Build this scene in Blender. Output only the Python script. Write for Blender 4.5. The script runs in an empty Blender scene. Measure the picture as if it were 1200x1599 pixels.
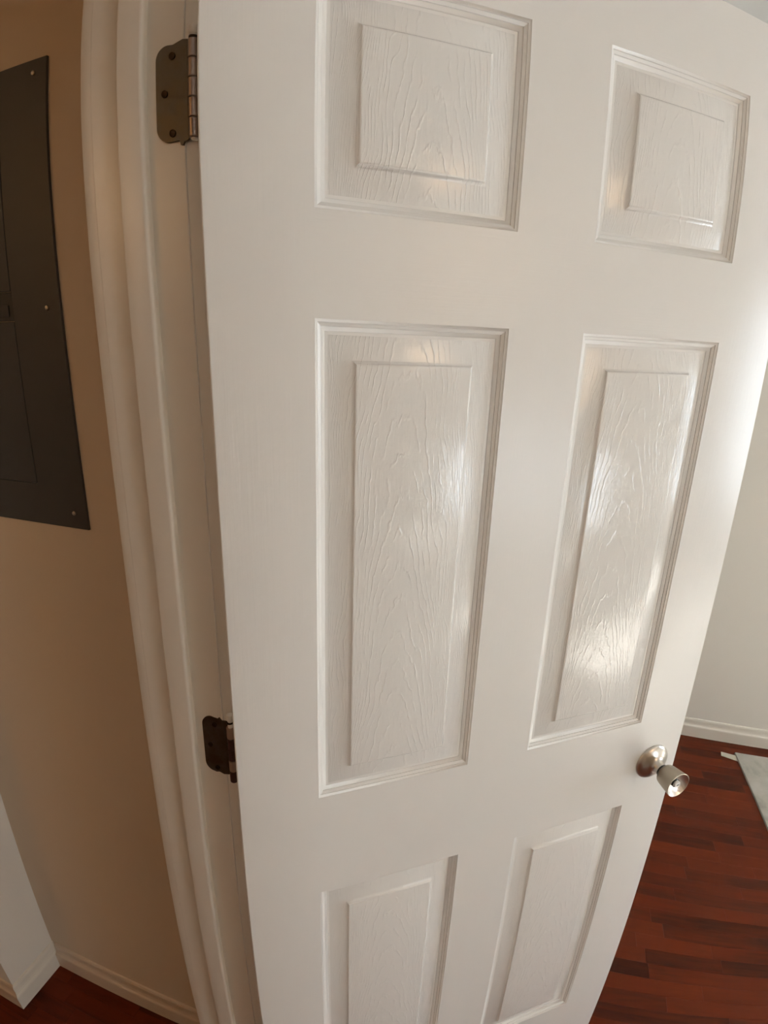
import bpy, bmesh, math, random
from mathutils import Matrix, Vector
S = bpy.context.scene
COL = S.collection
random.seed(7)

# ---------------------------------------------------------------- camera (wide phone lens with its own barrel curve)
cam = bpy.data.cameras.new('camera'); camo = bpy.data.objects.new('camera', cam); COL.objects.link(camo)
right = Vector((0.95882064, 0.28235350, 0.03065121))
up = Vector((-0.10937529, 0.26749451, 0.95733157))
back = Vector((0.26210691, -0.92126174, 0.28736175))
M = Matrix((right, up, back)).transposed().to_4x4()
M.translation = Vector((0.31185985, -0.45372434, 1.5824036))
camo.matrix_world = M
cam.type = 'PANO'
cam.sensor_fit = 'HORIZONTAL'
cam.sensor_width = 24.0
cam.sensor_height = 24.0 * 1599 / 1200
cam.clip_start = 0.01
cc = cam
cc.panorama_type = 'FISHEYE_LENS_POLYNOMIAL'
cc.fisheye_fov = math.radians(170)
cc.fisheye_polynomial_k0 = 0.0
cc.fisheye_polynomial_k1 = -1.24535607 / 20
cc.fisheye_polynomial_k2 = 0.0
cc.fisheye_polynomial_k3 = 0.72811685 / 20 ** 3
cc.fisheye_polynomial_k4 = -0.46212958 / 20 ** 4
S.camera = camo

# ---------------------------------------------------------------- light
S.view_settings.view_transform = 'Standard'
S.view_settings.look = 'None'
S.view_settings.gamma = 1.0
S.view_settings.use_curve_mapping = False
S.view_settings.exposure = 0.24

WX, WY0, WY1, WZ0, WZ1 = 4.6, 0.98, 1.72, 0.55, 2.15          # first window opening in the right wall
VY0, VY1, VZ0, VZ1 = -1.90, -1.12, 0.10, 1.05                 # second, low opening in the right wall, added to brighten the door

w = bpy.data.worlds.new('sky'); S.world = w; w.use_nodes = True
bg = w.node_tree.nodes['Background']
bg.inputs[0].default_value = (0.78, 0.90, 1.0, 1)
bg.inputs[1].default_value = 16.0

def lamp(name, kind, loc, energy, color, **kw):
    d = bpy.data.lights.new(name, kind); d.energy = energy; d.color = color
    for k, v in kw.items(): setattr(d, k, v)
    o = bpy.data.objects.new(name, d); COL.objects.link(o); o.location = loc
    return o
sun = lamp('sun', 'SUN', (8, 3, 4), 205.0, (1.0, 0.99, 0.98), angle=math.radians(0.6))
sun.rotation_euler = Vector((-1.0, -0.56, -0.80)).to_track_quat('-Z', 'Y').to_euler()
p1 = lamp('window_portal', 'AREA', (WX + 0.02, (WY0 + WY1) / 2, (WZ0 + WZ1) / 2), 1, (1, 1, 1), shape='RECTANGLE', size=WZ1 - WZ0, size_y=WY1 - WY0)
p1.rotation_euler = (0, math.radians(90), 0); p1.data.cycles.is_portal = True
p2 = lamp('window_portal', 'AREA', (WX + 0.02, (VY0 + VY1) / 2, (VZ0 + VZ1) / 2), 1, (1, 1, 1), shape='RECTANGLE', size=VZ1 - VZ0, size_y=VY1 - VY0)
p2.rotation_euler = (0, math.radians(90), 0); p2.data.cycles.is_portal = True
hall_lamp = lamp('hall_lamp', 'POINT', (-1.75, -1.75, 2.25), 12.5, (1.0, 0.53, 0.19), shadow_soft_size=0.13)
room_lamp = lamp('ceiling_lamp', 'POINT', (2.9, -1.42, 2.2), 20, (1.0, 0.66, 0.36), shadow_soft_size=0.28)

# ---------------------------------------------------------------- helpers
def mat(name, color, rough=0.5, metal=0.0, spec=0.5):
    m = bpy.data.materials.new(name); m.use_nodes = True
    b = m.node_tree.nodes['Principled BSDF']
    b.inputs['Base Color'].default_value = (*color, 1)
    b.inputs['Roughness'].default_value = rough
    b.inputs['Metallic'].default_value = metal
    b.inputs['Specular IOR Level'].default_value = spec
    return m
def N(m, t, **kw):
    n = m.node_tree.nodes.new(t)
    for k, v in kw.items():
        if hasattr(n, k): setattr(n, k, v)
        else: n.inputs[k].default_value = v
    return n
def L(m, a, b): m.node_tree.links.new(a, b)
def bsdf(m): return m.node_tree.nodes['Principled BSDF']
def math_(m, op, a, b=None):
    n = N(m, 'ShaderNodeMath', operation=op)
    for i, v in enumerate((a, b)):
        if v is None: continue
        if isinstance(v, (int, float)): n.inputs[i].default_value = v
        else: L(m, v, n.inputs[i])
    return n.outputs[0]
def coords(m, scale=(1, 1, 1), loc=(0, 0, 0), per_object=False):
    tc = N(m, 'ShaderNodeTexCoord'); mp = N(m, 'ShaderNodeMapping')
    mp.inputs['Scale'].default_value = scale; mp.inputs['Location'].default_value = loc
    src = tc.outputs['Object']
    if per_object:
        oi = N(m, 'ShaderNodeObjectInfo'); sc = math_(m, 'MULTIPLY', oi.outputs['Random'], 37.0)
        ad = N(m, 'ShaderNodeVectorMath', operation='ADD'); L(m, src, ad.inputs[0]); L(m, sc, ad.inputs[1]); src = ad.outputs[0]
    L(m, src, mp.inputs['Vector'])
    return mp.outputs[0]
def bump(m, h, strength, dist, prev=None):
    b = N(m, 'ShaderNodeBump'); b.inputs['Strength'].default_value = strength; b.inputs['Distance'].default_value = dist
    L(m, h, b.inputs['Height'])
    if prev is not None: L(m, prev, b.inputs['Normal'])
    return b.outputs[0]
def noise(m, vec, scale, detail=2, rough=0.5, dist=0.0):
    n = N(m, 'ShaderNodeTexNoise'); n.inputs['Scale'].default_value = scale; n.inputs['Detail'].default_value = detail
    n.inputs['Roughness'].default_value = rough; n.inputs['Distortion'].default_value = dist
    L(m, vec, n.inputs['Vector']); return n.outputs['Fac']
def ramp(m, f, stops):
    r = N(m, 'ShaderNodeValToRGB'); e = r.color_ramp.elements
    while len(e) < len(stops): e.new(0.5)
    for q, (p, c) in zip(e, stops): q.position = p; q.color = (*c, 1) if len(c) == 3 else c
    L(m, f, r.inputs[0]); return r.outputs[0]

def tag(o, label=None, cat=None, group=None, kind=None):
    if label: o['label'] = label
    if cat: o['category'] = cat
    if group: o['group'] = group
    if kind: o['kind'] = kind
    return o
def empty(name, loc=(0, 0, 0), rot=0.0):
    o = bpy.data.objects.new(name, None); COL.objects.link(o); o.empty_display_size = 0.1
    o.location = loc; o.rotation_euler = (0, 0, rot); return o
def obj(name, bm, m, parent=None, loc=None, smooth=False):
    bmesh.ops.recalc_face_normals(bm, faces=bm.faces)
    me = bpy.data.meshes.new(name); bm.to_mesh(me); bm.free()
    if m: me.materials.append(m)
    if smooth:
        me.polygons.foreach_set('use_smooth', [True] * len(me.polygons))
        try: me.set_sharp_from_angle(angle=math.radians(38))
        except Exception: pass
    o = bpy.data.objects.new(name, me); COL.objects.link(o)
    if parent: o.parent = parent
    if loc: o.location = loc
    return o
def box(bm, x0, x1, y0, y1, z0, z1):
    v = [bm.verts.new((x, y, z)) for x in (x0, x1) for y in (y0, y1) for z in (z0, z1)]
    for f in ((0, 1, 3, 2), (4, 6, 7, 5), (0, 4, 5, 1), (2, 3, 7, 6), (0, 2, 6, 4), (1, 5, 7, 3)):
        bm.faces.new([v[i] for i in f])
    return v
def B(*boxes):
    bm = bmesh.new()
    for b in boxes: box(bm, *b)
    return bm
def bevel(bm, w, seg=2, test=None):
    es = [e for e in bm.edges if test is None or test(e)]
    bmesh.ops.bevel(bm, geom=es, offset=w, segments=seg, profile=0.5, affect='EDGES', clamp_overlap=True)
    return bm
def prism(pts, axis, a, b):
    """closed 2D outline swept along an axis: axis 'x' outline (y,z), 'y' outline (x,z), 'z' outline (x,y)"""
    bm = bmesh.new()
    f = {'x': lambda p, t: (t, p[0], p[1]), 'y': lambda p, t: (p[0], t, p[1]), 'z': lambda p, t: (p[0], p[1], t)}[axis]
    A = [bm.verts.new(f(p, a)) for p in pts]; C = [bm.verts.new(f(p, b)) for p in pts]
    n = len(pts)
    for i in range(n): bm.faces.new((A[i], A[(i + 1) % n], C[(i + 1) % n], C[i]))
    bm.faces.new(A); bm.faces.new(C[::-1])
    return bm
def lathe(profile, n=40, axis='-y', center=(0, 0, 0), cap0=False, cap1=False):
    """profile of (r, t); t runs along the axis"""
    bm = bmesh.new(); rings = []
    for r, t in profile:
        ring = []
        for i in range(n):
            a = 2 * math.pi * i / n
            if axis == '-y': p = (r * math.cos(a), -t, r * math.sin(a))
            else: p = (r * math.cos(a), r * math.sin(a), t)
            ring.append(bm.verts.new(Vector(p) + Vector(center)))
        rings.append(ring)
    for a, b in zip(rings, rings[1:]):
        for i in range(n): bm.faces.new((a[i], a[(i + 1) % n], b[(i + 1) % n], b[i]))
    if cap0: bm.faces.new(rings[0])
    if cap1: bm.faces.new(rings[-1])
    return bm

# ---------------------------------------------------------------- materials
def wall_mat(name, col):
    m = mat(name, col, 0.75, spec=0.3)
    v = coords(m)
    L(m, bump(m, noise(m, v, 160, 3), 0.25, 0.0006), bsdf(m).inputs['Normal'])
    return m
M_wall = wall_mat('matte white wall paint', (0.80, 0.77, 0.71))
M_hall = wall_mat('hall wall paint with warm light tint', (0.66, 0.55, 0.42))  # off-white wall; warm dim hall light is put into its colour
M_tan = wall_mat('matte tan wall paint', (0.34, 0.24, 0.16))  # made-up dark tone for the unseen front wall, cuts daylight bounced into the hall
M_ceiling = wall_mat('ceiling paint', (0.73, 0.73, 0.72))
PAINT = (0.80, 0.785, 0.76)
def gloss_paint(name, col, rough, grain):
    m = mat(name, col, rough, spec=0.5)
    peel = noise(m, coords(m), 130, 2)
    nrm = bump(m, peel, 0.30, 0.0004)
    if grain == 'z' or grain == 'x':
        sc = (330, 330, 9) if grain == 'z' else (9, 330, 330)
        g = noise(m, coords(m, sc, per_object=True), 1.0, 3, 0.6, 0.4)
        patch = noise(m, coords(m, (9, 9, 2.5), per_object=True), 1.0, 1)
        g2 = math_(m, 'MULTIPLY', g, math_(m, 'ADD', math_(m, 'MULTIPLY', patch, 1.1), 0.1))
        nrm = bump(m, g2, 0.42, 0.0007, nrm)
    L(m, nrm, bsdf(m).inputs['Normal'])
    return m
M_stile = gloss_paint('white semigloss door paint upright grain', PAINT, 0.31, 'z')
M_rail = gloss_paint('white semigloss door paint level grain', PAINT, 0.31, 'x')
M_mould = gloss_paint('white semigloss door paint plain', PAINT, 0.31, None)
M_trim = gloss_paint('white semigloss trim paint', (0.82, 0.79, 0.73), 0.34, None)
M_base_hall = gloss_paint('baseboard paint with warm light tint', (0.66, 0.545, 0.42), 0.35, None)  # white boards darkened and warmed in colour to imitate hall light
M_base = gloss_paint('white baseboard paint', (0.80, 0.76, 0.68), 0.35, None)
def panel_mat():
    m = mat('white semigloss door paint arched grain', PAINT, 0.13, spec=0.5)
    tc = N(m, 'ShaderNodeTexCoord'); oi = N(m, 'ShaderNodeObjectInfo')
    sp = N(m, 'ShaderNodeSeparateXYZ'); L(m, tc.outputs['Object'], sp.inputs[0])
    wob = noise(m, coords(m, (22, 22, 7), per_object=True), 1.0, 2)
    wob2 = noise(m, coords(m, (160, 160, 60), per_object=True), 1.0, 2)
    sh = math_(m, 'MULTIPLY', math_(m, 'SUBTRACT', oi.outputs['Random'], 0.5), 0.04)
    xx = math_(m, 'ADD', math_(m, 'ADD', sp.outputs['X'], sh), math_(m, 'MULTIPLY', math_(m, 'SUBTRACT', wob, 0.5), 0.035))
    f = math_(m, 'ADD', math_(m, 'MULTIPLY', sp.outputs['Z'], 22.0), math_(m, 'MULTIPLY', math_(m, 'MULTIPLY', xx, xx), 2100.0))
    f = math_(m, 'ADD', f, math_(m, 'MULTIPLY', wob2, 0.7))
    f = math_(m, 'ADD', f, math_(m, 'MULTIPLY', oi.outputs['Random'], 9.0))
    s = math_(m, 'SINE', math_(m, 'MULTIPLY', f, 6.2832))
    s = math_(m, 'POWER', math_(m, 'MAXIMUM', s, 0.0), 8.0)
    brk = noise(m, coords(m, (110, 110, 30), per_object=True), 1.0, 2)
    brk = ramp(m, brk, [(0.38, (0, 0, 0)), (0.58, (1, 1, 1))])
    s = math_(m, 'MULTIPLY', s, brk)
    pore = noise(m, coords(m, (330, 330, 32), per_object=True), 1.0, 2)
    nrm = bump(m, noise(m, coords(m), 120, 2), 0.22, 0.0004)
    nrm = bump(m, pore, 0.20, 0.0004, nrm)
    crk = noise(m, coords(m, (190, 190, 42), per_object=True), 1.0, 3, 0.6, 0.8)
    nrm = bump(m, crk, 0.34, 0.0006, nrm)
    nrm = bump(m, s, 0.46, 0.0005, nrm)
    L(m, nrm, bsdf(m).inputs['Normal'])
    return m
M_panel = panel_mat()
def wood_plank(name, per_object=True):
    m = mat(name, (0.2, 0.04, 0.015), 0.30, spec=0.13)
    v = coords(m, (3, 60, 60), per_object=True)
    g = noise(m, v, 1.0, 5, 0.65, 0.8)
    v2 = coords(m, (2.2, 9, 9), per_object=True)
    g2 = noise(m, v2, 1.0, 3, 0.6, 1.2)
    if per_object:
        rnd = N(m, 'ShaderNodeObjectInfo').outputs['Random']
    else:
        br = N(m, 'ShaderNodeTexBrick'); L(m, coords(m), br.inputs['Vector'])
        br.inputs['Color1'].default_value = (0, 0, 0, 1); br.inputs['Color2'].default_value = (1, 1, 1, 1)
        br.inputs['Mortar'].default_value = (0.5, 0.5, 0.5, 1); br.inputs['Scale'].default_value = 1
        br.inputs['Mortar Size'].default_value = 0.0003
        br.inputs['Brick Width'].default_value = 0.40; br.inputs['Row Height'].default_value = 0.0465
        rnd = br.outputs['Color']
    mix = math_(m, 'ADD', math_(m, 'MULTIPLY', g, 0.35), math_(m, 'ADD', math_(m, 'MULTIPLY', g2, 0.55), math_(m, 'MULTIPLY', math_(m, 'SUBTRACT', rnd, 0.5), 0.32)))
    c = ramp(m, mix, [(0.20, (0.036, 0.0070, 0.0026)), (0.42, (0.092, 0.0140, 0.0034)), (0.60, (0.112, 0.0170, 0.0038)), (0.82, (0.17, 0.030, 0.0062))])
    L(m, c, bsdf(m).inputs['Base Color'])
    L(m, bump(m, g, 0.08, 0.0005), bsdf(m).inputs['Normal'])
    return m
M_plank = wood_plank('red brown laminate strip')
M_floor = wood_plank('red brown laminate floor', False)
def metal(name, col, rough, blot=None):
    m = mat(name, col, rough, 1.0)
    if blot:
        n = noise(m, coords(m, per_object=True), 55, 4, 0.6)
        L(m, ramp(m, n, [(0.40, col), (0.66, blot)]), bsdf(m).inputs['Base Color'])
        L(m, ramp(m, n, [(0.4, (1, 1, 1)), (0.62, (0.0, 0.0, 0.0))]), bsdf(m).inputs['Metallic'])
        L(m, bump(m, n, 0.2, 0.0006), bsdf(m).inputs['Normal'])
    return m
M_nickel = metal('satin nickel', (0.56, 0.52, 0.475), 0.28)
M_knob = metal('brushed knob body', (0.36, 0.32, 0.26), 0.42)
M_nickel_face = metal('polished nickel', (0.74, 0.71, 0.68), 0.30)
M_hinge = metal('tarnished hinge metal', (0.12, 0.108, 0.084), 0.45, (0.08, 0.068, 0.048))
M_hinge_dark = metal('dark tarnished hinge metal', (0.085, 0.055, 0.033), 0.5, (0.04, 0.024, 0.014))
M_knuckle = metal('worn hinge barrel', (0.34, 0.27, 0.235), 0.35)
M_knuckle_red = mat('dark reddish hinge barrel', (0.050, 0.014, 0.010), 0.5)
M_pad = mat('pinkish worn barrel', (0.30, 0.20, 0.155), 0.5)
M_screw = metal('dark screw head', (0.045, 0.03, 0.02), 0.5)
M_black = mat('black rubber ring', (0.012, 0.011, 0.010), 0.5)
M_slot = mat('dark slot', (0.03, 0.028, 0.026), 0.5)
M_button = mat('pale lock button', (0.86, 0.86, 0.85), 0.35)
def panel_paint(name, col):
    m = mat(name, col, 0.42, spec=0.35)
    L(m, bump(m, noise(m, coords(m), 320, 2), 0.12, 0.0004), bsdf(m).inputs['Normal'])
    return m
M_cover = panel_paint('dark grey panel enamel', (0.048, 0.045, 0.041))
M_cover_door = panel_paint('dark grey panel door enamel', (0.044, 0.042, 0.040))
M_latch = panel_paint('black latch plastic', (0.028, 0.028, 0.026))
M_pscrew = metal('steel panel screw', (0.45, 0.42, 0.38), 0.4)
def rug_mat():
    m = mat('pale grey mottled sheet', (0.5, 0.48, 0.43), 0.7, spec=0.25)
    v = coords(m)
    n = noise(m, v, 4.5, 5, 0.6, 1.4)
    n2 = noise(m, v, 16, 4, 0.6, 0.6)
    f = math_(m, 'ADD', math_(m, 'MULTIPLY', n, 0.65), math_(m, 'MULTIPLY', n2, 0.35))
    L(m, ramp(m, f, [(0.36, (0.33, 0.32, 0.28)), (0.48, (0.44, 0.42, 0.37)), (0.62, (0.50, 0.48, 0.44))]), bsdf(m).inputs['Base Color'])
    L(m, bump(m, n2, 0.2, 0.002), bsdf(m).inputs['Normal'])
    return m
M_rug = rug_mat()
M_tab = mat('off-white tab', (0.66, 0.62, 0.52), 0.6)
M_outside = mat('ground', (0.3, 0.3, 0.27), 0.9)

# ---------------------------------------------------------------- room shell
XW0, XW1 = -0.155, -0.0393        # hall side and room side of the wall with the doorway
YJ = 0.035                        # face of the hinge jamb
H = 2.44
def st(name, bm, m, label, cat): return tag(obj(name, bm, m), label, cat, kind='structure')
fl = st('floor', B((-3.3, 4.7, -3.3, 1.9, -0.12, -0.0012)), M_floor, 'red-brown wood strip floor running through room and hall', 'floor')
st('ceiling', B((-3.3, 4.7, -3.3, 1.9, H, H + 0.1)), M_ceiling, 'plain off-white ceiling above the open door', 'ceiling')
st('wall_back', B((XW0, 4.7, 1.782, 1.9, 0, H)), M_wall, 'white far wall behind the door, seen at the right edge', 'wall')
st('wall_doorway', B((XW0, XW1, YJ + 0.019, 1.782, 0, H), (XW0, XW1, -3.2, -0.752, 0, H), (XW0, XW1, -0.752, YJ + 0.019, 2.064, H)), M_wall,
   'white wall with the doorway the open door hangs in', 'wall')
st('wall_right', B((WX, WX + 0.12, -3.2, VY0, 0, H), (WX, WX + 0.12, VY0, VY1, 0, VZ0), (WX, WX + 0.12, VY0, VY1, VZ1, H), (WX, WX + 0.12, VY1, WY0, 0, H), (WX, WX + 0.12, WY1, 1.782, 0, H), (WX, WX + 0.12, WY0, WY1, 0, WZ0), (WX, WX + 0.12, WY0, WY1, WZ1, H)), M_wall,
   'white wall with a window and an added low one, to the right of the picture', 'wall')
st('wall_front', B((-3.3, 4.72, -3.32, -3.2, 0, H)), M_tan, 'wall behind the photographer, toned tan to cut daylight bounce, out of the picture', 'wall')
st('wall_hall', B((-0.751, XW0, 0.163, 0.30, 0, H)), M_hall, 'brownish lit hall wall that carries the dark breaker panel', 'wall')
st('wall_left', B((-3.2, -0.751, 0.011, 0.30, 0, H)), M_wall, 'pale grey wall return left of the breaker panel wall', 'wall')
st('wall_side', B((-3.3, -3.2, -3.2, 0.30, 0, H)), M_wall, 'white end wall of the hall, out of the picture', 'wall')

# strips of the floor the photograph lets one tell apart
def strip_bm(ln, wd):
    bm = B((0, ln, 0, wd, -0.0012, 0.0))
    bevel(bm, 0.00015, 1, lambda e: all(v.co.z > -0.0001 for v in e.verts))
    return bm
RW = 0.0465
cache = {}
def strip(x, y, ln, wd=RW):
    g = 0.00015
    key = round(ln, 3)
    if key not in cache:
        o = obj('plank', strip_bm(ln - g, wd - g), M_plank, fl); cache[key] = o.data
    else:
        o = bpy.data.objects.new('plank', cache[key]); COL.objects.link(o); o.parent = fl
    o.location = (x, y, 0)
LENS = [0.22, 0.30, 0.36, 0.42, 0.50]
def strips(x0, x1, y0, rows):
    for r in range(rows):
        x = x0 - random.random() * 0.25
        while x < x1:
            ln = random.choice(LENS); strip(x, y0 + r * RW, ln); x += ln
Y_TOP = 1.782
strips(0.58, 1.75, Y_TOP - 31 * RW, 31)
strips(-1.15, -0.50, 0.163 - 12 * RW, 12)

# baseboards: flat foot, cove, small rounded top; (distance from wall, height)
BP = [(0, 0), (0.013, 0), (0.013, 0.050), (0.0118, 0.054), (0.0088, 0.058), (0.0068, 0.064), (0.0062, 0.072), (0.0066, 0.078), (0.0062, 0.084), (0.004, 0.089), (0, 0.090)]
def base_end(name, ya, yb, label):
    bm = bmesh.new(); xa, yw = -0.751, 0.011
    a = [bm.verts.new((xa + d, yb, z)) for d, z in BP]; c = [bm.verts.new((xa + d, yw - d, z)) for d, z in BP]
    for i in range(len(BP)): bm.faces.new((a[i], a[(i + 1) % len(BP)], c[(i + 1) % len(BP)], c[i]))
    bm.faces.new(a); bm.faces.new(c[::-1])
    return tag(obj(name, bm, M_base), label, 'baseboard', kind='structure')
def base_left(name, label, m=None):
    bm = bmesh.new(); xa, yw = -0.751, 0.011
    a = [bm.verts.new((-3.2, yw - d, z)) for d, z in BP]; c = [bm.verts.new((xa + d, yw - d, z)) for d, z in BP]
    for i in range(len(BP)): bm.faces.new((a[i], a[(i + 1) % len(BP)], c[(i + 1) % len(BP)], c[i]))
    bm.faces.new(a); bm.faces.new(c[::-1])
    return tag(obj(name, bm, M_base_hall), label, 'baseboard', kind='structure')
def base_x(name, x0, x1, ywall, label):
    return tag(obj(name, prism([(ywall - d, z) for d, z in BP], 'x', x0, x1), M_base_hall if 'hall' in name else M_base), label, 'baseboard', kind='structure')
def base_y(name, y0, y1, xwall, sgn, label):
    return tag(obj(name, prism([(xwall + sgn * d, z) for d, z in BP], 'y', y0, y1), M_base), label, 'baseboard', kind='structure')
base_x('baseboard_back', XW1, WX, 1.782, 'white baseboard along the far wall, right of the door')
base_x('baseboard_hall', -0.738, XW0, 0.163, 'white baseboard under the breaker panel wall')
base_end('baseboard_return', None, 0.163, 'white baseboard on the short wall return at the lower left corner')
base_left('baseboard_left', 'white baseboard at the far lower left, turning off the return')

# windows the daylight comes through; the low one is added for door light
M_glass = bpy.data.materials.new('window glass'); M_glass.use_nodes = True
nt = M_glass.node_tree; nt.nodes.clear()
o_ = nt.nodes.new('ShaderNodeOutputMaterial'); mx = nt.nodes.new('ShaderNodeMixShader'); tr = nt.nodes.new('ShaderNodeBsdfTransparent'); gl = nt.nodes.new('ShaderNodeBsdfGlossy')
mx.inputs[0].default_value = 0.06; gl.inputs['Roughness'].default_value = 0.02
nt.links.new(tr.outputs[0], mx.inputs[1]); nt.links.new(gl.outputs[0], mx.inputs[2]); nt.links.new(mx.outputs[0], o_.inputs[0])
def window(name, y0, y1, z0, z1, label):
    t = tag(empty(name, (WX + 0.06, (y0 + y1) / 2, z0)), label, 'window', kind='structure')
    hw, hh = (y1 - y0) / 2, z1 - z0
    obj('window_frame', B((-.03, .03, -hw, -hw + .05, 0, hh), (-.03, .03, hw - .05, hw, 0, hh), (-.03, .03, -hw + .05, hw - .05, 0, .05), (-.03, .03, -hw + .05, hw - .05, hh - .05, hh), (-.02, .02, -hw + .05, hw - .05, hh / 2 - .02, hh / 2 + .02)), M_trim, t)
    obj('pane', B((-.002, .002, -hw + .05, hw - .05, .05, hh / 2 - .02)), M_glass, t)
    obj('pane', B((-.002, .002, -hw + .05, hw - .05, hh / 2 + .02, hh - .05)), M_glass, t)
window('window_1', WY0, WY1, WZ0, WZ1, 'tall white framed window in the right-hand wall, out of the picture')
window('fill_window', VY0, VY1, VZ0, VZ1, 'low white framed window added in the right-hand wall to light the door, out of the picture')

# ---------------------------------------------------------------- door frame: jamb, stop, casings
fr = tag(empty('trim_1', ((XW0 + XW1) / 2, YJ, 0)), 'white painted door frame left of the open door, with stop and casing', 'door frame', kind='structure')
def fobj(name, bm, m=M_trim, smooth=False):
    bm.transform(Matrix.Translation(-fr.location)); return obj(name, bm, m, fr, smooth=smooth)
YS = YJ - 0.768                   # face of the strike jamb
ZT = 2.045
def rb(x0, x1, y0, y1, z0, z1, w=0.0015): return bevel(B((x0, x1, y0, y1, z0, z1)), w, 2)
fobj('jamb', rb(XW0, XW1, YJ, YJ + 0.019, 0, ZT, 0.001))
fobj('jamb', rb(XW0, XW1, YS - 0.019, YS, 0, ZT, 0.001))
fobj('head_jamb', rb(XW0, XW1, YS - 0.019, YJ + 0.019, ZT, ZT + 0.019, 0.001))
XS0, XS1 = -0.1133, -0.0820        # stop
ST = 0.0090
def stop_outline(y, s):
    r = 0.004
    pts = [(XS0, y)]
    for i in range(5):
        a = math.pi / 2 * i / 4; pts.append((XS0 + 0.0012 - 0.0012 * math.cos(a), y + s * (ST - 0.0012 + 0.0012 * math.sin(a))))
    for i in range(6):
        a = math.pi / 2 * i / 5; pts.append((XS1 - r + r * math.sin(a), y + s * (ST - r + r * math.cos(a))))
    pts.append((XS1, y))
    return pts
fobj('door_stop', prism(stop_outline(YJ, -1), 'z', 0, ZT), smooth=True)
fobj('door_stop', prism(stop_outline(YS, 1), 'z', 0, ZT), smooth=True)
fobj('door_stop', rb(XS0, XS1, YS + ST, YJ - ST, ZT - ST, ZT))
# casing profile: (distance across from inner edge, thickness)
CP = [(0, 0), (0, 0.0125), (0.0008, 0.0145), (0.003, 0.0155), (0.012, 0.0157), (0.030, 0.0160), (0.050, 0.0160), (0.0555, 0.0150), (0.057, 0.012), (0.057, 0)]
def casing(side, y_in, sgn):
    if side == 'hall': pts = [(XW0 - t_, y_in + sgn * d) for d, t_ in CP]
    else: pts = [(XW1 + t_, y_in + sgn * d) for d, t_ in CP]
    return prism(pts, 'z', 0, ZT + 0.06)
for side in ('hall', 'room'):
    fobj('casing', casing(side, YJ + (0.0005 if side == 'hall' else 0.0018), 1), smooth=True)
    fobj('casing', casing(side, YS - 0.005, -1), smooth=True)
    a_, b_ = (XW0 - 0.0155, XW0) if side == 'hall' else (XW1, XW1 + 0.0155)
    fobj('head_casing', rb(a_, b_, YS - 0.005, YJ + 0.005, ZT + 0.005, ZT + 0.06))

# ---------------------------------------------------------------- the open six-panel door
ANG = math.radians(34.3)
W, T = 0.762, 0.035
Z0, Z1 = 0.010, 2.042
ZB = 1.36035
XA, XB = 0.1047, 0.3294
XC, XD = W - XB, W - XA
RY = [0.5694 + ZB, 0.3597 + ZB, 0.2584 + ZB, -0.3550 + ZB, -0.5360 + ZB, -1.1443 + ZB]   # panel rows, top to bottom
door = tag(empty('door_1', (0, 0, 0), ANG), 'white semigloss six-panel door standing open with embossed wood grain', 'door', kind='structure')
def dobj(name, bm, m, o=(0, 0, 0), parent=None, smooth=False):
    bm.transform(Matrix.Translation(-Vector(o)))
    return obj(name, bm, m, parent or door, o if parent is None else Vector(o) - Vector(parent.location), smooth)
def stile(x0, x1, side):
    bm = B((x0, x1, 0, T, Z0, Z1))
    xe = x0 if side < 0 else x1
    bevel(bm, 0.0022, 3, lambda e: all(abs(v.co.x - xe) < 1e-6 for v in e.verts))
    return bm
dobj('stile', stile(0, XA, -1), M_stile, (XA / 2, 0, 1.0), smooth=True)
dobj('stile', stile(XD, W, 1), M_stile, ((XD + W) / 2, 0, 1.0), smooth=True)
for a_, b_ in ((Z1, RY[0]), (RY[1], RY[2]), (RY[3], RY[4]), (RY[5], Z0)):
    dobj('rail', B((XA, XD, 0, T, b_, a_)), M_rail, (W / 2, 0, (a_ + b_) / 2))
for a_, b_ in ((RY[0], RY[1]), (RY[2], RY[3]), (RY[4], RY[5])):
    dobj('mullion', B((XB, XC, 0, T, b_, a_)), M_stile, (W / 2, 0, (a_ + b_) / 2))
# frame profile of a panel: (inset from the opening, depth below the face)
STICK = [(0, 0), (0.0004, 0.0006), (0.0030, 0.0019), (0.0034, 0.0030), (0.0066, 0.0047), (0.0070, 0.0058), (0.0110, 0.0078), (0.0116, 0.0087), (0.0150, 0.0087)]
FIELD = [(0.0150, 0.0087), (0.0158, 0.0084), (0.0400, 0.0048), (0.0412, 0.0044), (0.0436, 0.0010), (0.0448, 0.0002), (0.0462, 0.0)]
def frame_rings(bm, x0, x1, z0, z1, prof, fill):
    rings = []
    for d, y in prof:
        rings.append([bm.verts.new(p) for p in ((x0 + d, y, z0 + d), (x1 - d, y, z0 + d), (x1 - d, y, z1 - d), (x0 + d, y, z1 - d))])
    for a, b in zip(rings, rings[1:]):
        for i in range(4): bm.faces.new((a[i], a[(i + 1) % 4], b[(i + 1) % 4], b[i]))
    if fill: bm.faces.new(rings[-1])
    return rings
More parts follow.
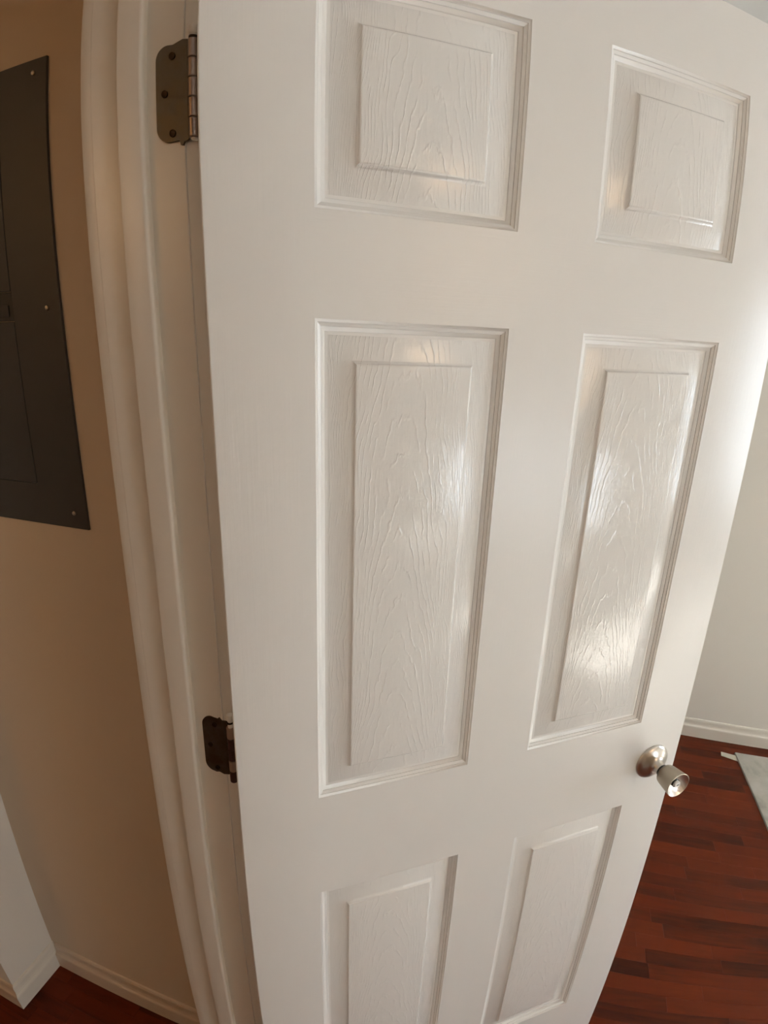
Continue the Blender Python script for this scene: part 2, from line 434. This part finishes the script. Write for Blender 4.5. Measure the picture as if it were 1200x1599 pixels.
for z1_, z0_ in ((RY[0], RY[1]), (RY[2], RY[3]), (RY[4], RY[5])):
    for x0_, x1_ in ((XA, XB), (XC, XD)):
        bm = bmesh.new()
        rg = frame_rings(bm, x0_, x1_, z0_, z1_, FIELD, True)
        bk = [bm.verts.new((v.co.x, T - 0.006, v.co.z)) for v in rg[0]]
        for i in range(4): bm.faces.new((rg[0][i], rg[0][(i + 1) % 4], bk[(i + 1) % 4], bk[i]))
        bm.faces.new(bk)
        c = ((x0_ + x1_) / 2, 0, (z0_ + z1_) / 2)
        po = dobj('panel', bm, M_panel, c, smooth=True)
        bm = bmesh.new()
        rg = frame_rings(bm, x0_, x1_, z0_, z1_, STICK, False)
        bk = frame_rings(bm, x0_, x1_, z0_, z1_, [(0, T - 0.001), (0.015, T - 0.006)], False)
        for a, b in ((rg[0], bk[0]), (rg[-1], bk[1])):
            for i in range(4): bm.faces.new((a[i], a[(i + 1) % 4], b[(i + 1) % 4], b[i]))
        dobj('panel_molding', bm, M_mould, c, parent=po, smooth=True)

# knob with round rose, black ring and push-button lock
KX, KZ = 0.7037, -0.4487 + ZB
kn = obj('door_knob', lathe([(0.0001, 0.0275), (0.0105, 0.0275), (0.0125, 0.0280), (0.0165, 0.0297), (0.0185, 0.0320), (0.0195, 0.0355), (0.0213, 0.046), (0.0232, 0.0592), (0.0236, 0.0604), (0.0234, 0.0612), (0.0226, 0.0614)], 56), M_knob, door, (KX, 0, KZ), True)
obj('rose', lathe([(0.0345, 0.0), (0.0345, 0.0016), (0.0336, 0.0032), (0.0300, 0.0058), (0.0240, 0.0084), (0.0180, 0.0106), (0.0140, 0.0130), (0.0120, 0.0165), (0.0110, 0.0205), (0.0106, 0.0240), (0.0100, 0.0242), (0.0001, 0.0242)], 56), M_nickel, kn, (0, 0, 0), True)
obj('ring', lathe([(0.0100, 0.0238), (0.0116, 0.0242), (0.0118, 0.0258), (0.0116, 0.0274), (0.0100, 0.0277)], 40), M_black, kn, (0, 0, 0), True)
obj('knob_face', lathe([(0.0226, 0.0614), (0.0219, 0.0608), (0.0210, 0.0600), (0.0150, 0.0562), (0.0075, 0.0535), (0.0062, 0.0533), (0.0001, 0.0533)], 56), M_nickel_face, kn, (0, 0, 0), True)
obj('collar', lathe([(0.0072, 0.0533), (0.0078, 0.0560), (0.0070, 0.0563), (0.0064, 0.0550), (0.0060, 0.0540)], 32), M_black, kn, (0, 0, 0), True)
obj('lock_button', lathe([(0.0060, 0.0530), (0.0060, 0.0590), (0.0054, 0.0600), (0.0001, 0.0601)], 32), M_button, kn, (0, 0, 0), True)
bm = B((-0.0026, 0.0026, -0.0606, -0.0598, -0.0008, 0.0008)); bm.transform(Matrix.Rotation(math.radians(-8), 4, 'Y'))
obj('button_slot', bm, M_slot, kn, (0, 0, 0))

# hinges: jamb leaf with rounded corners, barrel of five knuckles, pin, screws (local frame of the door is turned back to the room's)
PX, PY = -0.0254, 0.0318
inv = Matrix.Rotation(-ANG, 4, 'Z')
def hinge(zc, m_leaf, worn):
    h = 0.0445
    root = empty('hinge'); root.parent = door
    root.rotation_euler = (0, 0, -ANG); root.location = inv @ Vector((PX, PY, zc))
    dz_ = 0.0 if worn else -0.006
    xl, xr, r = -0.0700 - PX, -0.0335 - PX, 0.0135
    pts = []
    for cx, cz, a0 in ((xl + r, h - r, 90), (xl + r, -h + r, 180)):
        for i in range(9):
            a = math.radians(a0 + 90 * i / 8); pts.append((cx + r * math.cos(a), cz + r * math.sin(a)))
    if worn: pts += [(xl + 0.022, -h + 0.0006), (xl + 0.0262, -h + 0.0008), (xl + 0.0272, -h - 0.0034), (xl + 0.0300, -h - 0.0040), (xl + 0.0316, -h - 0.0008), (xr, -h + 0.001), (xr, h + 0.0022), (xl + 0.031, h + 0.0030), (xl + 0.025, h + 0.0012), (xl + 0.020, h - 0.0004)]
    else: pts += [(xl + 0.016, -h - 0.0006), (xl + 0.021, -h + 0.0010), (xl + 0.028, -h - 0.0012), (xr, -h + 0.0010), (xr, h - 0.0015), (xl + 0.030, h - 0.0025), (xl + 0.0262, h + 0.0018), (xl + 0.0235, h - 0.0012), (xl + 0.0175, h - 0.0008)]
    y0 = YJ - PY - 0.0022
    lf = obj('hinge_leaf', prism(pts, 'y', y0, y0 + 0.0021), m_leaf, root)
    obj('hinge_leaf', B((xr - 0.0001, 0.0, y0 + 0.0002, y0 + 0.0021, -h + 0.002, h - 0.002)), m_leaf, root)
    seg = 2 * h / 5
    for i in range(5):
        a = -h + i * seg + dz_
        pr = [(0.0001, a + 0.0004), (0.0051, a + 0.0004), (0.0056, a + 0.0010), (0.0056, a + seg - 0.0010), (0.0051, a + seg - 0.0004), (0.0001, a + seg - 0.0004)]
        obj('knuckle', lathe(pr, 20, 'z'), (M_knuckle if worn else (M_pad if i in (1, 4) else M_knuckle_red)), root, smooth=True)
    obj('pin_washer', lathe([(0.0001, h + 0.0002), (0.0050, h + 0.0002), (0.0050, h + 0.0022), (0.0001, h + 0.0022)], 20, 'z'), M_screw, root, smooth=True)
    obj('hinge_pin', lathe([(0.0001, -h - 0.001), (0.0036, -h - 0.001), (0.0036, h + 0.004), (0.0044, h + 0.0045), (0.0052, h + 0.0062), (0.0052, h + 0.0105), (0.0040, h + 0.0125), (0.0001, h + 0.013)], 20, 'z'), M_trim, root, smooth=True)
    for dx, dz in ((-0.0508, 0.0335), (-0.0596, -0.0005), (-0.0514, -0.0370)):
        s = lathe([(0.0001, 0.0003), (0.0012, 0.0003), (0.0030, 0.0006), (0.0035, 0.0008), (0.0036, 0.0004), (0.0036, -0.0004)], 20)
        obj('screw', s, M_screw, root, (dx - PX, y0, dz), True)
hinge(ZB + 0.4645, M_hinge, True)
hinge(ZB - 0.2835, M_hinge_dark, False)

# ---------------------------------------------------------------- breaker panel on the hall wall
PX1, PX0, PZ0, PZ1 = -0.353, -0.722, 1.3045, 1.9750
bp = tag(empty('breaker_panel', ((PX0 + PX1) / 2, 0.163, PZ0)), 'dark grey metal breaker panel cover on the brownish hall wall', 'electrical panel')
def bobj(name, bm, m, parent=None, smooth=False):
    bm.transform(Matrix.Translation(-bp.location)); return obj(name, bm, m, parent or bp, smooth=smooth)
DX1, DX0, DZ0, DZ1 = -0.4470, -0.628, 1.3720, 1.9150
g = 0.0014
yf = 0.163 - 0.004
bm = bmesh.new()
def ring(y, a, b, c, d): return [bm.verts.new(p) for p in ((a, y, c), (b, y, c), (b, y, d), (a, y, d))]
e_ = 0.0006
rr = [ring(0.163, PX0, PX1, PZ0, PZ1), ring(yf + e_, PX0, PX1, PZ0, PZ1), ring(yf, PX0 + e_, PX1 - e_, PZ0 + e_, PZ1 - e_), ring(yf, DX0, DX1, DZ0, DZ1), ring(0.163, DX0, DX1, DZ0, DZ1)]
for a_, b_ in zip(rr, rr[1:] + rr[:1]):
    for k in range(4): bm.faces.new((a_[k], a_[(k + 1) % 4], b_[(k + 1) % 4], b_[k]))
bobj('cover', bm, M_cover)
dr = bobj('panel_door', bevel(B((DX0 + g, DX1 - g, yf - 0.0006, 0.163, DZ0 + g, 1.6232 - g), (DX0 + g, DX1 - g, yf - 0.0006, 0.163, 1.6640 + g, DZ1 - g), (DX0 + g, -0.5235, yf - 0.0006, 0.163, 1.6232 - g, 1.6640 + g)), 0.0007, 1), M_cover_door)
bobj('latch', bevel(B((-0.5220, DX1 - 0.0008, yf + 0.0008, 0.163, 1.6232, 1.6640), (-0.500, -0.456, yf - 0.0010, yf + 0.0008, 1.629, 1.646)), 0.0007, 1), M_latch, dr)
for sx in (-0.378, -0.697):
    for sz in (1.9555, 1.6403, 1.3300):
        s = lathe([(0.0001, 0.0022), (0.0022, 0.0021), (0.0034, 0.0014), (0.0038, 0.0), (0.0038, -0.001)], 20)
        s.transform(Matrix.Translation(Vector((sx, yf, sz))))
        bobj('screw', s, M_pscrew, smooth=True)

# ---------------------------------------------------------------- rug on the floor
rt = tag(empty('rug', (1.3150, 1.6985, 0)), 'pale grey mottled rug with a small white corner tab, flat on the red wood floor', 'rug')
bm = B((0, 3.1, -4.4, 0, 0, 0.009)); bevel(bm, 0.0025, 2, lambda e: any(v.co.z > 0.005 for v in e.verts))
obj('rug_sheet', bm, M_rug, rt)
bm = prism([(-0.056, -0.004), (-0.062, -0.030), (0.006, -0.052), (0.0, -0.014)], 'z', 0.0004, 0.0022)
obj('corner_tab', bm, M_tab, rt)
